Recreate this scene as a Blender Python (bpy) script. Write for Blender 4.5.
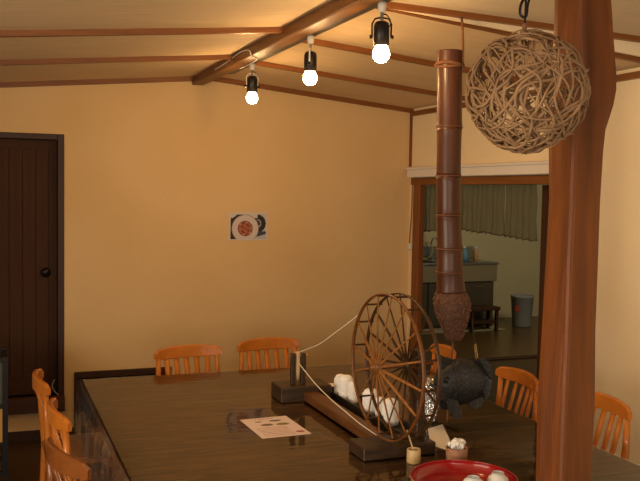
import bpy, bmesh, math, random
from mathutils import Vector, Matrix, Quaternion
random.seed(7)
C = bpy.context.scene.collection
S = bpy.context.scene
PI = math.pi
for o in list(bpy.data.objects): bpy.data.objects.remove(o)

# ------------------------------------------------------------------ camera
def cam_axes(yaw, pitch, roll):
    cy, sy, cp, sp = math.cos(yaw), math.sin(yaw), math.cos(pitch), math.sin(pitch)
    f = Vector((sy*cp, cy*cp, -sp)); r = Vector((cy, -sy, 0)); u = r.cross(f)
    cr, sr = math.cos(roll), math.sin(roll)
    return f, cr*r + sr*u, -sr*r + cr*u
cf, cr_, cu = cam_axes(math.radians(21.1103), math.radians(3.15984), math.radians(.95174))
cam_d = bpy.data.cameras.new('camera'); cam_o = bpy.data.objects.new('camera', cam_d); C.objects.link(cam_o)
M = Matrix.Identity(4)
for i in range(3): M[i][0], M[i][1], M[i][2] = cr_[i], cu[i], -cf[i]
M.translation = Vector((0, 0, 1.65)); cam_o.matrix_world = M
cam_d.sensor_width = 36; cam_d.sensor_fit = 'HORIZONTAL'; cam_d.lens = 859.77/640*36; cam_d.clip_start = .05
S.camera = cam_o

# ------------------------------------------------------------------ world, lights, exposure
w = bpy.data.worlds.new('world'); S.world = w; w.use_nodes = True
bgn = w.node_tree.nodes['Background']; bgn.inputs[0].default_value = (.55, .62, .75, 1); bgn.inputs[1].default_value = .5
S.view_settings.view_transform = 'Standard'; S.view_settings.look = 'None'
S.view_settings.gamma = 1; S.view_settings.exposure = 0.05; S.view_settings.use_curve_mapping = False
def area(name, loc, target, sx, sy, power, col):
    d = bpy.data.lights.new(name, 'AREA'); d.shape = 'RECTANGLE'; d.size = sx; d.size_y = sy; d.energy = power; d.color = col
    o = bpy.data.objects.new(name, d); C.objects.link(o); o.location = loc
    o.rotation_euler = (Vector(target) - Vector(loc)).to_track_quat('-Z', 'Y').to_euler(); return o
area('daylight_rear_window', (0.4, -1.72, 1.35), (0.9, 4, 1.2), 2.6, 1.1, 62, (1, .90, .76))
area('daylight_side_window', (-1.97, 1.3, 1.35), (1.6, 2.4, 1.0), 2.2, 1.0, 85, (1, .84, .62))
area('side_room_lamp', (5.8, 6.6, 2.25), (6.0, 9.0, .6), .8, .8, 30, (1, .90, .62))
BULB = 210

# ------------------------------------------------------------------ materials
def mat(name, col, rough=.6, metal=0, noise=None, bump=0, bscale=40, coat=0, stretch=(1, 1, 1), spec=.5, emit=None, detail=4, coords='Object'):
    """noise = (scale, colour2, amount)"""
    m = bpy.data.materials.new(name); m.use_nodes = True
    nt = m.node_tree; b = nt.nodes['Principled BSDF']
    b.inputs['Base Color'].default_value = (*col, 1); b.inputs['Roughness'].default_value = rough
    b.inputs['Metallic'].default_value = metal; b.inputs['Specular IOR Level'].default_value = spec
    if coat: b.inputs['Coat Weight'].default_value = coat; b.inputs['Coat Roughness'].default_value = .08
    if noise or bump:
        tc = nt.nodes.new('ShaderNodeTexCoord'); mp = nt.nodes.new('ShaderNodeMapping'); mp.inputs['Scale'].default_value = stretch
        nt.links.new(tc.outputs[coords], mp.inputs[0])
    if noise:
        n = nt.nodes.new('ShaderNodeTexNoise'); n.inputs['Scale'].default_value = noise[0]; n.inputs['Detail'].default_value = detail
        nt.links.new(mp.outputs[0], n.inputs['Vector'])
        cr = nt.nodes.new('ShaderNodeValToRGB'); cr.color_ramp.elements[0].position = .5 - .5*noise[2]*.6; cr.color_ramp.elements[1].position = .5 + .5*noise[2]*.6
        cr.color_ramp.elements[0].color = (*noise[1], 1); cr.color_ramp.elements[1].color = (*col, 1)
        nt.links.new(n.outputs['Fac'], cr.inputs[0]); nt.links.new(cr.outputs[0], b.inputs['Base Color'])
    if bump:
        n2 = nt.nodes.new('ShaderNodeTexNoise'); n2.inputs['Scale'].default_value = bscale; n2.inputs['Detail'].default_value = 3
        nt.links.new(mp.outputs[0], n2.inputs['Vector'])
        bp = nt.nodes.new('ShaderNodeBump'); bp.inputs['Strength'].default_value = bump; bp.inputs['Distance'].default_value = .01
        nt.links.new(n2.outputs['Fac'], bp.inputs['Height']); nt.links.new(bp.outputs[0], b.inputs['Normal'])
    if emit:
        b.inputs['Emission Color'].default_value = (*emit[0], 1); b.inputs['Emission Strength'].default_value = emit[1]
    return m
def vcol_mat(name, rough=.5):
    m = bpy.data.materials.new(name); m.use_nodes = True; nt = m.node_tree; b = nt.nodes['Principled BSDF']
    a = nt.nodes.new('ShaderNodeVertexColor'); a.layer_name = 'Col'; nt.links.new(a.outputs[0], b.inputs['Base Color']); b.inputs['Roughness'].default_value = rough
    return m
def clear_mat(name, tint=(1, 1, 1), rough=.05, bump=.1, bscale=9, ior=1.45, haze=0, gain=1, stretch=(1, 1, 1)):
    m = bpy.data.materials.new(name); m.use_nodes = True; nt = m.node_tree
    for n in list(nt.nodes): nt.nodes.remove(n)
    out = nt.nodes.new('ShaderNodeOutputMaterial'); tr = nt.nodes.new('ShaderNodeBsdfTransparent'); tr.inputs[0].default_value = (*tint, 1)
    gl = nt.nodes.new('ShaderNodeBsdfGlossy'); gl.inputs['Roughness'].default_value = rough
    fr = nt.nodes.new('ShaderNodeFresnel'); fr.inputs[0].default_value = ior
    mx = nt.nodes.new('ShaderNodeMixShader')
    tc = nt.nodes.new('ShaderNodeTexCoord'); mp = nt.nodes.new('ShaderNodeMapping'); mp.inputs['Scale'].default_value = stretch
    n2 = nt.nodes.new('ShaderNodeTexNoise'); n2.inputs['Scale'].default_value = bscale; bp = nt.nodes.new('ShaderNodeBump')
    bp.inputs['Strength'].default_value = bump; bp.inputs['Distance'].default_value = .01
    nt.links.new(tc.outputs['Object'], mp.inputs[0]); nt.links.new(mp.outputs[0], n2.inputs['Vector']); nt.links.new(n2.outputs['Fac'], bp.inputs['Height'])
    nt.links.new(bp.outputs[0], gl.inputs['Normal']); nt.links.new(bp.outputs[0], fr.inputs['Normal'])
    nt.links.new(fr.outputs[0], mx.inputs[0]); nt.links.new(mx.outputs[0], out.inputs[0]); nt.links.new(gl.outputs[0], mx.inputs[2])
    if haze:
        df = nt.nodes.new('ShaderNodeBsdfDiffuse'); df.inputs[0].default_value = (.75, .75, .72, 1)
        m2 = nt.nodes.new('ShaderNodeMixShader'); m2.inputs[0].default_value = haze
        nt.links.new(tr.outputs[0], m2.inputs[1]); nt.links.new(df.outputs[0], m2.inputs[2]); nt.links.new(m2.outputs[0], mx.inputs[1])
    else: nt.links.new(tr.outputs[0], mx.inputs[1])
    return m
def wood(name, a, b, rough=.45, grain=(1, 12, 12), scale=3, coat=0, bump=.1):
    a, b = (a[0], a[1]*.93, a[2]*.6), (b[0], b[1]*.93, b[2]*.6)
    return mat(name, a, rough, noise=(scale, b, .9), stretch=grain, coat=coat, bump=bump, bscale=12, detail=6, spec=.35)

PLASTER = mat('ochre_plaster', (.72, .51, .26), .92, noise=(1.6, (.66, .44, .20), .9), bump=.25, bscale=22, spec=.2)
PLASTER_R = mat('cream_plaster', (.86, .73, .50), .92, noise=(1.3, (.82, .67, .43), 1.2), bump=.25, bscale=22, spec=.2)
CEIL = mat('ceiling_panel', (.76, .58, .36), .8, noise=(4, (.66, .49, .29), 1), stretch=(1, 8, 1), spec=.3)
CEIL_G = mat('plywood_ceiling', (.66, .54, .39), .8, noise=(5, (.58, .47, .33), 1), stretch=(1, 10, 1), spec=.3)
TRIM = wood('reddish_trim_wood', (.25, .095, .033), (.16, .058, .02), .45)
TRIM_Y = wood('reddish_trim_wood_long', (.25, .095, .033), (.15, .055, .02), .45, (12, 1, 12))
TRIM_Z = wood('reddish_trim_wood_upright', (.26, .095, .032), (.15, .05, .018), .4, (12, 12, 1))
BEAM = wood('beam_wood', (.20, .088, .036), (.12, .048, .02), .45, (9, 1, 9), 4)
DARKWOOD = wood('dark_door_wood', (.060, .022, .009), (.038, .014, .006), .8, (14, 14, 1))
DOORFR = wood('dark_frame_wood', (.05, .018, .008), (.03, .01, .005), .5, (12, 12, 1))
STEPW = wood('step_board_wood', (.09, .032, .012), (.05, .018, .008), .5, (1, 12, 12))
FLOOR = wood('floor_boards', (.075, .042, .022), (.045, .025, .014), .4, (1, 10, 10), 2.2)
FLOOR2 = wood('side_room_boards', (.12, .07, .03), (.075, .042, .018), .28, (10, 1, 10), 2)
POSTM = wood('post_wood', (.235, .074, .020), (.075, .021, .007), .5, (5, 5, .6), 3.4, bump=.25)
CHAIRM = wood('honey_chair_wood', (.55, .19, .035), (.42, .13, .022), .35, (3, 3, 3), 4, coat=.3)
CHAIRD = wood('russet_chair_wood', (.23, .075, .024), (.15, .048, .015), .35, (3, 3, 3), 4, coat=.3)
SEATM = wood('chair_seat_wood', (.33, .13, .05), (.20, .075, .03), .4, (1.5, 14, 2), 3, coat=.2)
TW = [wood('tabletop_wood_%d' % i, c1, c2, .5, (1.0, 6.5, 2), 5.0, bump=.4) for i, (c1, c2) in enumerate([
    ((.20, .110, .062), (.040, .021, .012)), ((.23, .130, .075), (.060, .033, .018)), ((.14, .078, .045), (.030, .017, .010))])]
BLACKW = wood('blackened_wood', (.062, .034, .026), (.020, .013, .010), .4, (2, 10, 10), 5, bump=.25)
RAILW = wood('brown_rail_wood', (.19, .075, .03), (.07, .03, .015), .4, (12, 1.5, 12), 3, bump=.2)
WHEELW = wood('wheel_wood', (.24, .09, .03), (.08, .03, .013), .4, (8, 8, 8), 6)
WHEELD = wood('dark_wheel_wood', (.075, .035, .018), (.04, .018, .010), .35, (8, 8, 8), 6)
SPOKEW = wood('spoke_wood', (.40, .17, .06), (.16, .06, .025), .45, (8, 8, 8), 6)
BAMBOO = wood('smoked_bamboo', (.095, .031, .018), (.045, .014, .008), .42, (10, 10, 1.2), 5, coat=.10, bump=.12)
BAMRING = mat('bamboo_node', (.14, .05, .024), .45)
KNOB = mat('bamboo_root', (.14, .06, .032), .7, noise=(60, (.05, .022, .014), 1), bump=.8, bscale=90)
ROPE = mat('brown_rope', (.19, .075, .028), .85, bump=.5, bscale=200)
IRONW = mat('blackened_carved_wood', (.030, .029, .029), .42, noise=(30, (.016, .015, .015), 1), bump=.5, bscale=60)
METAL = mat('brass_chain', (.62, .48, .30), .35, 1)
BLACK = mat('black_metal', (.018, .016, .015), .35, .6)
BLACKP = mat('black_plastic', (.02, .018, .017), .4)
WHITEP = mat('white_plastic', (.72, .66, .56), .4)
GLOWB = mat('bulb_glass', (1, .9, .7), .3, emit=((1, .60, .25), BULB))
VINE = mat('dry_vine', (.36, .21, .095), .75, noise=(25, (.18, .095, .045), 1), bump=.4, bscale=80)
CLOTH = mat('white_towelling', (.93, .92, .90), .9, bump=.4, bscale=140)
PAPER = mat('white_paper', (.90, .89, .90), .6, noise=(8, (.84, .83, .84), 1))
THREAD = mat('cream_thread', (.78, .68, .52), .9)
STRAW = mat('straw', (.62, .42, .20), .8, noise=(90, (.42, .26, .11), 1))
REDLAC = mat('red_lacquer', (.36, .012, .014), .16, coat=.6)
TANLAC = mat('tan_tray_side', (.48, .26, .10), .4)
PORC = mat('white_porcelain', (.82, .80, .75), .15, noise=(6, (.74, .73, .70), 1))
PORCB = mat('pale_blue_glaze', (.50, .55, .58), .15)
BAMLIGHT = mat('pale_bamboo', (.60, .42, .20), .45, noise=(20, (.48, .32, .14), 1), stretch=(4, 4, .6))
BARK = mat('speckled_brown_cup', (.46, .24, .13), .6, noise=(120, (.26, .10, .05), .7), bump=.3, bscale=150)
COTTON = mat('cotton', (.88, .84, .78), .95)
RAILM = mat('cream_painted_metal', (.76, .73, .68), .4)
STEEL = mat('stainless_steel', (.42, .42, .40), .3, .9)
CABM = mat('cabinet_brown', (.075, .052, .03), .5, noise=(3, (.055, .038, .022), 1))
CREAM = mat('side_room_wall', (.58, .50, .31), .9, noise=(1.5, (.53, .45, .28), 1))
BIN = mat('grey_bin_plastic', (.27, .27, .27), .45)
REDL = mat('red_label', (.55, .08, .05), .5)
BLUEC = mat('blue_cloth', (.12, .28, .40), .6)
FOIL = mat('crinkled_foil', (.75, .75, .76), .18, .95, bump=1, bscale=60)
VINYL = clear_mat('clear_vinyl', rough=.05, bump=.16, bscale=9, ior=1.58)
DRAPE = clear_mat('hanging_clear_vinyl', (.86, .86, .88), .05, bump=1.0, bscale=11, ior=1.55, haze=.10)
GLASS = clear_mat('dark_pane', (.35, .36, .36), .05, bump=.03, ior=1.5)
ACRYL = clear_mat('clear_acrylic', (.8, .85, .85), .08, bump=.1, ior=1.6, haze=.25)
AMBER = mat('amber_paper', (.50, .25, .05), .6, emit=((1, .50, .10), .03))
OLIVE = mat('dark_green_panel', (.06, .06, .03), .4)
DARK = mat('dark_void', (.015, .012, .01), .8)

# ------------------------------------------------------------------ mesh helpers
def link(name, bm, m, parent=None, smooth=False, ms=None):
    me = bpy.data.meshes.new(name); bm.normal_update(); bm.to_mesh(me); bm.free()
    for x in (ms or [m]): me.materials.append(x)
    if smooth:
        for p in me.polygons: p.use_smooth = True
    o = bpy.data.objects.new(name, me); C.objects.link(o)
    if parent: o.parent = parent
    return o
def tag(o, label=None, cat=None, group=None, kind=None):
    if label: o['label'] = label
    if cat: o['category'] = cat
    if group: o['group'] = group
    if kind: o['kind'] = kind
    return o
def thing(name, label, cat, loc=(0, 0, 0), rz=0, group=None):
    o = bpy.data.objects.new(name, None); C.objects.link(o); o.empty_display_size = .05
    o.location = loc; o.rotation_euler = (0, 0, rz); return tag(o, label, cat, group)
def box(bm, lo, hi, mi=0, rot=None, about=None):
    vs = [bm.verts.new((x, y, z)) for x in (lo[0], hi[0]) for y in (lo[1], hi[1]) for z in (lo[2], hi[2])]
    for f in ((0, 1, 3, 2), (4, 6, 7, 5), (0, 4, 5, 1), (2, 3, 7, 6), (0, 2, 6, 4), (1, 5, 7, 3)):
        bm.faces.new([vs[i] for i in f]).material_index = mi
    if rot is not None: bmesh.ops.rotate(bm, verts=vs, cent=about or (0, 0, 0), matrix=rot)
    return vs
def bbox(lo, hi, bev=0, seg=1):
    bm = bmesh.new(); box(bm, lo, hi)
    if bev: bmesh.ops.bevel(bm, geom=bm.edges[:], offset=bev, segments=seg, affect='EDGES')
    bmesh.ops.recalc_face_normals(bm, faces=bm.faces[:])
    return bm
def tube(bm, pts, r, n=8, cap=True, closed=False, flat=1.0, up=None, mi=0):
    pts = [Vector(p) for p in pts]; N = len(pts); rings = []; prev = None
    for i, p in enumerate(pts):
        if closed: t = pts[(i+1) % N] - pts[i-1]
        else: t = pts[min(i+1, N-1)] - pts[max(i-1, 0)]
        t.normalize()
        if up is not None: a = (Vector(up) - t*t.dot(Vector(up))).normalized()
        elif prev is None:
            a = t.orthogonal().normalized()
        else: a = (prev - t*t.dot(prev)).normalized()
        prev = a; b = t.cross(a); rr = r[i] if isinstance(r, (list, tuple)) else r
        rings.append([bm.verts.new(p + a*math.cos(2*PI*k/n)*rr + b*math.sin(2*PI*k/n)*rr*flat) for k in range(n)])
    for i in range(N if closed else N-1):
        A, B = rings[i], rings[(i+1) % N]
        for k in range(n): bm.faces.new((A[k], A[(k+1) % n], B[(k+1) % n], B[k])).material_index = mi
    if cap and not closed: bm.faces.new(rings[0][::-1]).material_index = mi; bm.faces.new(rings[-1]).material_index = mi
    return rings
def lathe(bm, prof, n=24, c=(0, 0, 0), mi=0, sx=1, sy=1):
    rings = []
    for r, z in prof:
        if r < 1e-6: rings.append([bm.verts.new((c[0], c[1], c[2]+z))])
        else: rings.append([bm.verts.new((c[0]+r*sx*math.cos(2*PI*k/n), c[1]+r*sy*math.sin(2*PI*k/n), c[2]+z)) for k in range(n)])
    for A, B in zip(rings, rings[1:]):
        for k in range(n):
            k2 = (k+1) % n
            if len(A) == 1 and len(B) == 1: continue
            if len(A) == 1: f = bm.faces.new((A[0], B[k], B[k2]))
            elif len(B) == 1: f = bm.faces.new((A[k], A[k2], B[0]))
            else: f = bm.faces.new((A[k], A[k2], B[k2], B[k]))
            f.material_index = mi
def lbm(prof, n=24, c=(0, 0, 0), **k):
    bm = bmesh.new(); lathe(bm, prof, n, c, **k); bmesh.ops.recalc_face_normals(bm, faces=bm.faces[:]); return bm
def tbm(pts, r, n=8, **k):
    bm = bmesh.new(); tube(bm, pts, r, n, **k); bmesh.ops.recalc_face_normals(bm, faces=bm.faces[:]); return bm
def spline(P, k=8):
    P = [Vector(p) for p in P]; out = []
    for i in range(len(P)-1):
        p0, p1, p2, p3 = P[max(i-1, 0)], P[i], P[i+1], P[min(i+2, len(P)-1)]
        for j in range(k):
            t = j/k
            out.append(.5*((2*p1) + (p2-p0)*t + (2*p0-5*p1+4*p2-p3)*t*t + (3*p1-p0-3*p2+p3)*t**3))
    out.append(P[-1]); return out
def struct(name, bm, m, parent=None, smooth=False):
    o = link(name, bm, m, parent, smooth)
    if not parent: o['kind'] = 'structure'
    return o
def copy_tree(o, parent=None):
    c = o.copy(); C.objects.link(c); c.parent = parent
    for ch in [x for x in bpy.data.objects if x.parent == o]: copy_tree(ch, c)
    return c
def painted(name, nx, ny, w_, h_, fn, m, thick=.0006):
    """a thin flat print in the XY plane; fn(u, v) gives its colours"""
    bm = bmesh.new(); lay = bm.loops.layers.color.new('Col')
    g = [[bm.verts.new((-w_/2 + w_*i/nx, -h_/2 + h_*j/ny, 0)) for j in range(ny+1)] for i in range(nx+1)]
    for i in range(nx):
        for j in range(ny):
            f = bm.faces.new((g[i][j], g[i+1][j], g[i+1][j+1], g[i][j+1])); c = fn((i+.5)/nx, (j+.5)/ny)
            for l in f.loops: l[lay] = (*c, 1)
    return link(name, bm, m)

# ------------------------------------------------------------------ room shell
XL, XR, YB, YN = -1.85, 2.985, 5.85, -1.6      # left wall, right wall, back wall, rear wall
RX, RZ, SL = 1.43, 2.44, .095
def zc(x): return RZ - SL*abs(x - RX)
def zn(x): return 2.428 - .032*abs(x - RX)
bm = bbox((XL-.1, YN-.1, -.1), (XR, 5.97, 0)); struct('floor', bm, FLOOR)
# back wall with the door opening and the low window opening
bm = bmesh.new()
def wall_poly(bm, pts, y0, y1):
    a = [bm.verts.new((x, y0, z)) for x, z in pts]; b = [bm.verts.new((x, y1, z)) for x, z in pts]
    bm.faces.new(a); bm.faces.new(b[::-1])
    for i in range(len(pts)): bm.faces.new((a[i], b[i], b[(i+1) % len(pts)], a[(i+1) % len(pts)]))
def prism(pts, y0, y1):
    bm = bmesh.new(); wall_poly(bm, pts, y0, y1); bmesh.ops.recalc_face_normals(bm, faces=bm.faces[:]); return bm
DX0, DX1, DZ0, DZ1 = -.42, .42, .294, 1.965
WX0, WX1, WZ0, WZ1 = .565, 1.13, .05, .395
for pts in ([(XL, 0), (DX0, 0), (DX0, zc(DX0)), (XL, zc(XL))], [(DX0, DZ1), (DX1, DZ1), (DX1, zc(DX1)), (DX0, zc(DX0))], [(DX0, 0), (DX1, 0), (DX1, DZ0), (DX0, DZ0)],
            [(DX1, 0), (WX0, 0), (WX0, zc(WX0)), (DX1, zc(DX1))], [(WX0, 0), (WX1, 0), (WX1, WZ0), (WX0, WZ0)], [(WX0, WZ1), (WX1, WZ1), (WX1, zc(WX1)), (WX0, zc(WX0))],
            [(WX1, 0), (XR, 0), (XR, zc(XR)), (RX, RZ), (WX1, zc(WX1))]):
    wall_poly(bm, pts, YB, YB+.12)
bmesh.ops.recalc_face_normals(bm, faces=bm.faces[:]); struct('wall_back', bm, PLASTER)
# right wall (opening Y 4.02..5.72, up to 1.72)
OY0, OY1, OZ = 4.02, 5.755, 1.722
bm = bmesh.new()
for lo, hi in (((XR, YN-.1, 0), (XR+.045, OY0, 2.44)), ((XR, OY0, OZ), (XR+.045, OY1, 2.44)), ((XR, OY1, 0), (XR+.045, YB+.12, 2.44))): box(bm, lo, hi)
struct('wall_right', bm, PLASTER_R)
# left wall with a window (outside the picture)
bm = bmesh.new()
for lo, hi in (((XL-.1, YN, 0), (XL, .2, 2.3)), ((XL-.1, 2.4, 0), (XL, YB, 2.3)), ((XL-.1, .2, 0), (XL, 2.4, .85)), ((XL-.1, .2, 1.85), (XL, 2.4, 2.3))): box(bm, lo, hi)
struct('wall_left', bm, PLASTER)
bm = bmesh.new()
for lo, hi in (((XL, YN-.1, 0), (-.9, YN, 2.5)), ((1.7, YN-.1, 0), (XR, YN, 2.5)), ((-.9, YN-.1, 0), (1.7, YN, .8)), ((-.9, YN-.1, 1.9), (1.7, YN, 2.5))): box(bm, lo, hi)
struct('wall_rear', bm, PLASTER)
# ceiling: two slopes beyond Y 3.2, nearly level boards nearer, plaster triangle between
YC = 3.2
bm = bmesh.new()
wall_poly(bm, [(XL-.1, zc(XL-.1)), (RX-.09, zc(RX-.09)), (RX-.09, zc(RX-.09)+.05), (XL-.1, zc(XL-.1)+.05)], YN-.1, YB+.12)
wall_poly(bm, [(RX-.09, zc(RX-.09)), (RX, RZ), (RX, RZ+.05), (RX-.09, RZ+.05)], YC+.0155, YB+.12)
wall_poly(bm, [(RX, RZ), (XR+.12, zc(XR+.12)), (XR+.12, zc(XR+.12)+.05), (RX, RZ+.05)], YC+.0155, YB+.12)
bmesh.ops.recalc_face_normals(bm, faces=bm.faces[:]); struct('ceiling', bm, CEIL)
struct('ceiling', prism([(RX-.09, zn(RX)), (XR+.045, zn(XR)), (XR+.045, zn(XR)+.06), (RX-.09, zn(RX)+.06)], YN-.1, YC-.001), CEIL_G)
struct('ceiling_fascia', prism([(RX-.09, zc(RX)-.02), (XR, zc(XR)-.005), (XR, zn(XR)+.03), (RX-.09, zn(RX)+.05)], YC, YC+.015), PLASTER_R)
# ceiling battens
tn = [0]
def trim(bm, m, label=None, smooth=False):
    tn[0] += 1; o = struct('trim_%d' % tn[0], bm, m); 
    return o
def slope_batten(x0, x1, y, h=.026, wd=.03):
    z0, z1 = zc(x0), zc(x1)
    trim(prism([(x0, z0-h), (x1, z1-h), (x1, z1+.002), (x0, z0+.002)], y-wd/2, y+wd/2), TRIM)
for y, h in ((YB-.016, .03), (4.80, .026), (3.90, .026)): slope_batten(XL, 1.30, y, h)
for y, h in ((YB-.016, .03), (4.98, .026), (4.13, .026), (3.24, .026)): slope_batten(1.425, XR, y, h)
for y in (2.98, 2.06, 1.14): slope_batten(XL, 1.30, y)
trim(prism([(1.40, zn(1.40)-.022), (XR, zn(XR)-.022), (XR, zn(XR)+.001), (1.40, zn(1.40)+.001)], YC-.03, YC), TRIM)
bm = bbox((XR-.025, YN, zc(XR)-.055), (XR, YB-.03, zc(XR)-.022)); trim(bm, TRIM_Y)
bm = bbox((XR-.016, YB-.016, 1.86), (XR, YB, zc(XR)-.03)); trim(bm, TRIM_Z)
# opening in the right wall: jamb, lintel
struct('door_frame', bbox((XR-.015, OY1-.085, 0), (XR+.030, OY1+.018, OZ+.03), .003), TRIM_Z)
struct('door_frame', bbox((XR-.015, OY0-.05, 0), (XR+.050, OY0+.02, OZ+.03), .003), TRIM_Z)
struct('door_lintel', bbox((XR-.02, OY0-.08, OZ), (XR+.050, OY1+.05, 1.775), .003), TRIM_Y)
# rear and side windows (out of view): plain frames
for nm, lo, hi in (('window_2', (XL-.06, .2, .85), (XL-.02, 2.4, 1.85)), ('window_3', (-.9, YN-.07, .8), (1.7, YN-.03, 1.9))):
    bm = bmesh.new(); t = .05
    if nm == 'window_2':
        for a, b in (((lo[0], lo[1], lo[2]), (hi[0], hi[1], lo[2]+t)), ((lo[0], lo[1], hi[2]-t), hi), (lo, (hi[0], lo[1]+t, hi[2])), ((lo[0], hi[1]-t, lo[2]), hi), ((lo[0], 1.28, lo[2]), (hi[0], 1.32, hi[2]))): box(bm, a, b)
    else:
        for a, b in (((lo[0], lo[1], lo[2]), (hi[0], hi[1], lo[2]+t)), ((lo[0], lo[1], hi[2]-t), hi), (lo, (lo[0]+t, hi[1], hi[2])), ((hi[0]-t, lo[1], lo[2]), hi), ((.38, lo[1], lo[2]), (.42, hi[1], hi[2]))): box(bm, a, b)
    struct(nm, bm, TRIM_Z)

# ---- dark door in the back wall
d = struct('door_1', bbox((DX0, YB+.075, DZ0), (DX1, YB+.10, DZ1)), DARKWOOD)
x = DX0 + .05
bm = bmesh.new()
for a, b in (((DX0, DZ0), (DX0+.05, DZ1)), ((DX1-.05, DZ0), (DX1, DZ1)), ((DX0+.05, DZ1-.06), (DX1-.05, DZ1)), ((DX0+.05, DZ0), (DX1-.05, DZ0+.10))):
    box(bm, (a[0], YB+.055, a[1]), (b[0], YB+.078, b[1]))
link('door_stile', bm, DARKWOOD, d)
pk = None
for i in range(9):
    x0 = DX0 + .05 + i*.0822
    if pk is None: pk = link('plank', bbox((x0+.0015, YB+.062, DZ0+.10), (x0+.0814, YB+.076, DZ1-.06), .001), DARKWOOD, d); px0 = x0
    else: q = pk.copy(); C.objects.link(q); q.location.x = x0 - px0
bm = tbm([(.348, YB+.04, 1.10), (.348, YB+.062, 1.10)], .032, 20); link('door_handle', bm, BLACK, d, True)['label'] = 'round dark metal finger pull'
struct('door_frame', bbox((DX1, YB-.012, DZ0-.01), (DX1+.041, YB+.12, 2.003), .003), DOORFR)
struct('door_frame', bbox((DX0-.041, YB-.012, DZ0-.01), (DX0, YB+.12, 2.003), .003), DOORFR)
struct('door_frame', bbox((DX0, YB-.012, DZ1), (DX1, YB+.12, 2.003), .003), DOORFR)
struct('door_sill', bbox((XL, YB-.05, .19), (DX1+.043, YB+.12, DZ0), .004), STEPW)
struct('baseboard_back', bbox((XL, YB-.018, 0), (.52, YB, .068), .002), DOORFR)
# ---- low framed window behind the table corner
wn = struct('window_1', bbox((WX0-.04, YB-.02, WZ1), (WX1+.04, YB+.06, WZ1+.042), .003), DOORFR)
link('window_frame', bbox((WX0-.04, YB-.02, 0), (WX0, YB+.06, WZ1), .003), DOORFR, wn)
link('window_frame', bbox((WX1, YB-.02, 0), (WX1+.04, YB+.06, WZ1), .003), DOORFR, wn)
link('window_sill', bbox((WX0, YB-.02, 0), (WX1, YB+.06, WZ0), .003), DOORFR, wn)
link('mullion', bbox((.84, YB+.01, WZ0), (.87, YB+.05, WZ1)), DOORFR, wn)
link('pane', bbox((WX0, YB+.03, WZ0), (.84, YB+.034, WZ1)), GLASS, wn); link('pane', bbox((.87, YB+.03, WZ0), (WX1, YB+.034, WZ1)), GLASS, wn)
link('shutter_board', bbox((WX0, YB+.09, WZ0), (WX1, YB+.10, WZ1)), STEPW, wn)

# ------------------------------------------------------------------ the side room behind the opening
SX0, SX1, SY0, SY1, SH = XR+.045, 7.9, 3.4, 9.95, 2.42
struct('floor', bbox((XR, 7.45, -.1), (SX1, SY1+.1, 0)), FLOOR2)
struct('floor', bbox((XR, SY0, -.1), (SX1, 7.35, -.004)), FLOOR)
struct('trim_20', bbox((SX0, 7.35, -.1), (SX1, 7.45, .012), .003), DARKWOOD)
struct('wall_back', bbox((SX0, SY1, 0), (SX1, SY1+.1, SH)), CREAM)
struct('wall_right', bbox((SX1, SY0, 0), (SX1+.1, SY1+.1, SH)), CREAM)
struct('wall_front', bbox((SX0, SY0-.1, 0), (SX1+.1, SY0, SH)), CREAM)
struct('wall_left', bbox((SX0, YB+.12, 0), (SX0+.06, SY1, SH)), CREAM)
struct('ceiling', bbox((SX0, SY0-.1, SH), (SX1+.1, SY1+.1, SH+.05)), CEIL)
# dark sliding panel pushed to the near side of the opening
sp = tag(link('sliding_panel', bbox((SX0+.045, 3.62, .004), (SX0+.07, 4.31, 1.72), .002), DARKWOOD), 'dark wooden sliding door panel pushed aside at the curtained opening', 'door')
# curtain: gathered translucent cloth hung in the opening
cm = bpy.data.materials.new('sage_sheer'); cm.use_nodes = True; nt = cm.node_tree
for n in list(nt.nodes): nt.nodes.remove(n)
out = nt.nodes.new('ShaderNodeOutputMaterial'); tr = nt.nodes.new('ShaderNodeBsdfTransparent'); df = nt.nodes.new('ShaderNodeBsdfDiffuse'); tl = nt.nodes.new('ShaderNodeBsdfTranslucent')
df.inputs[0].default_value = (.20, .19, .115, 1); tl.inputs[0].default_value = (.22, .21, .14, 1)
m1 = nt.nodes.new('ShaderNodeMixShader'); m1.inputs[0].default_value = .5; m2 = nt.nodes.new('ShaderNodeMixShader'); m2.inputs[0].default_value = .80
nt.links.new(df.outputs[0], m1.inputs[1]); nt.links.new(tl.outputs[0], m1.inputs[2]); nt.links.new(tr.outputs[0], m2.inputs[1]); nt.links.new(m1.outputs[0], m2.inputs[2]); nt.links.new(m2.outputs[0], out.inputs[0])
CURT = cm
rod = tag(link('curtain_rod', tbm([(XR+.068, OY0-.2, 1.735), (XR+.068, OY1+.10, 1.735)], .007, 8), BLACK, smooth=True), 'thin dark rod the grey green curtains hang from', 'rod')
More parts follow.
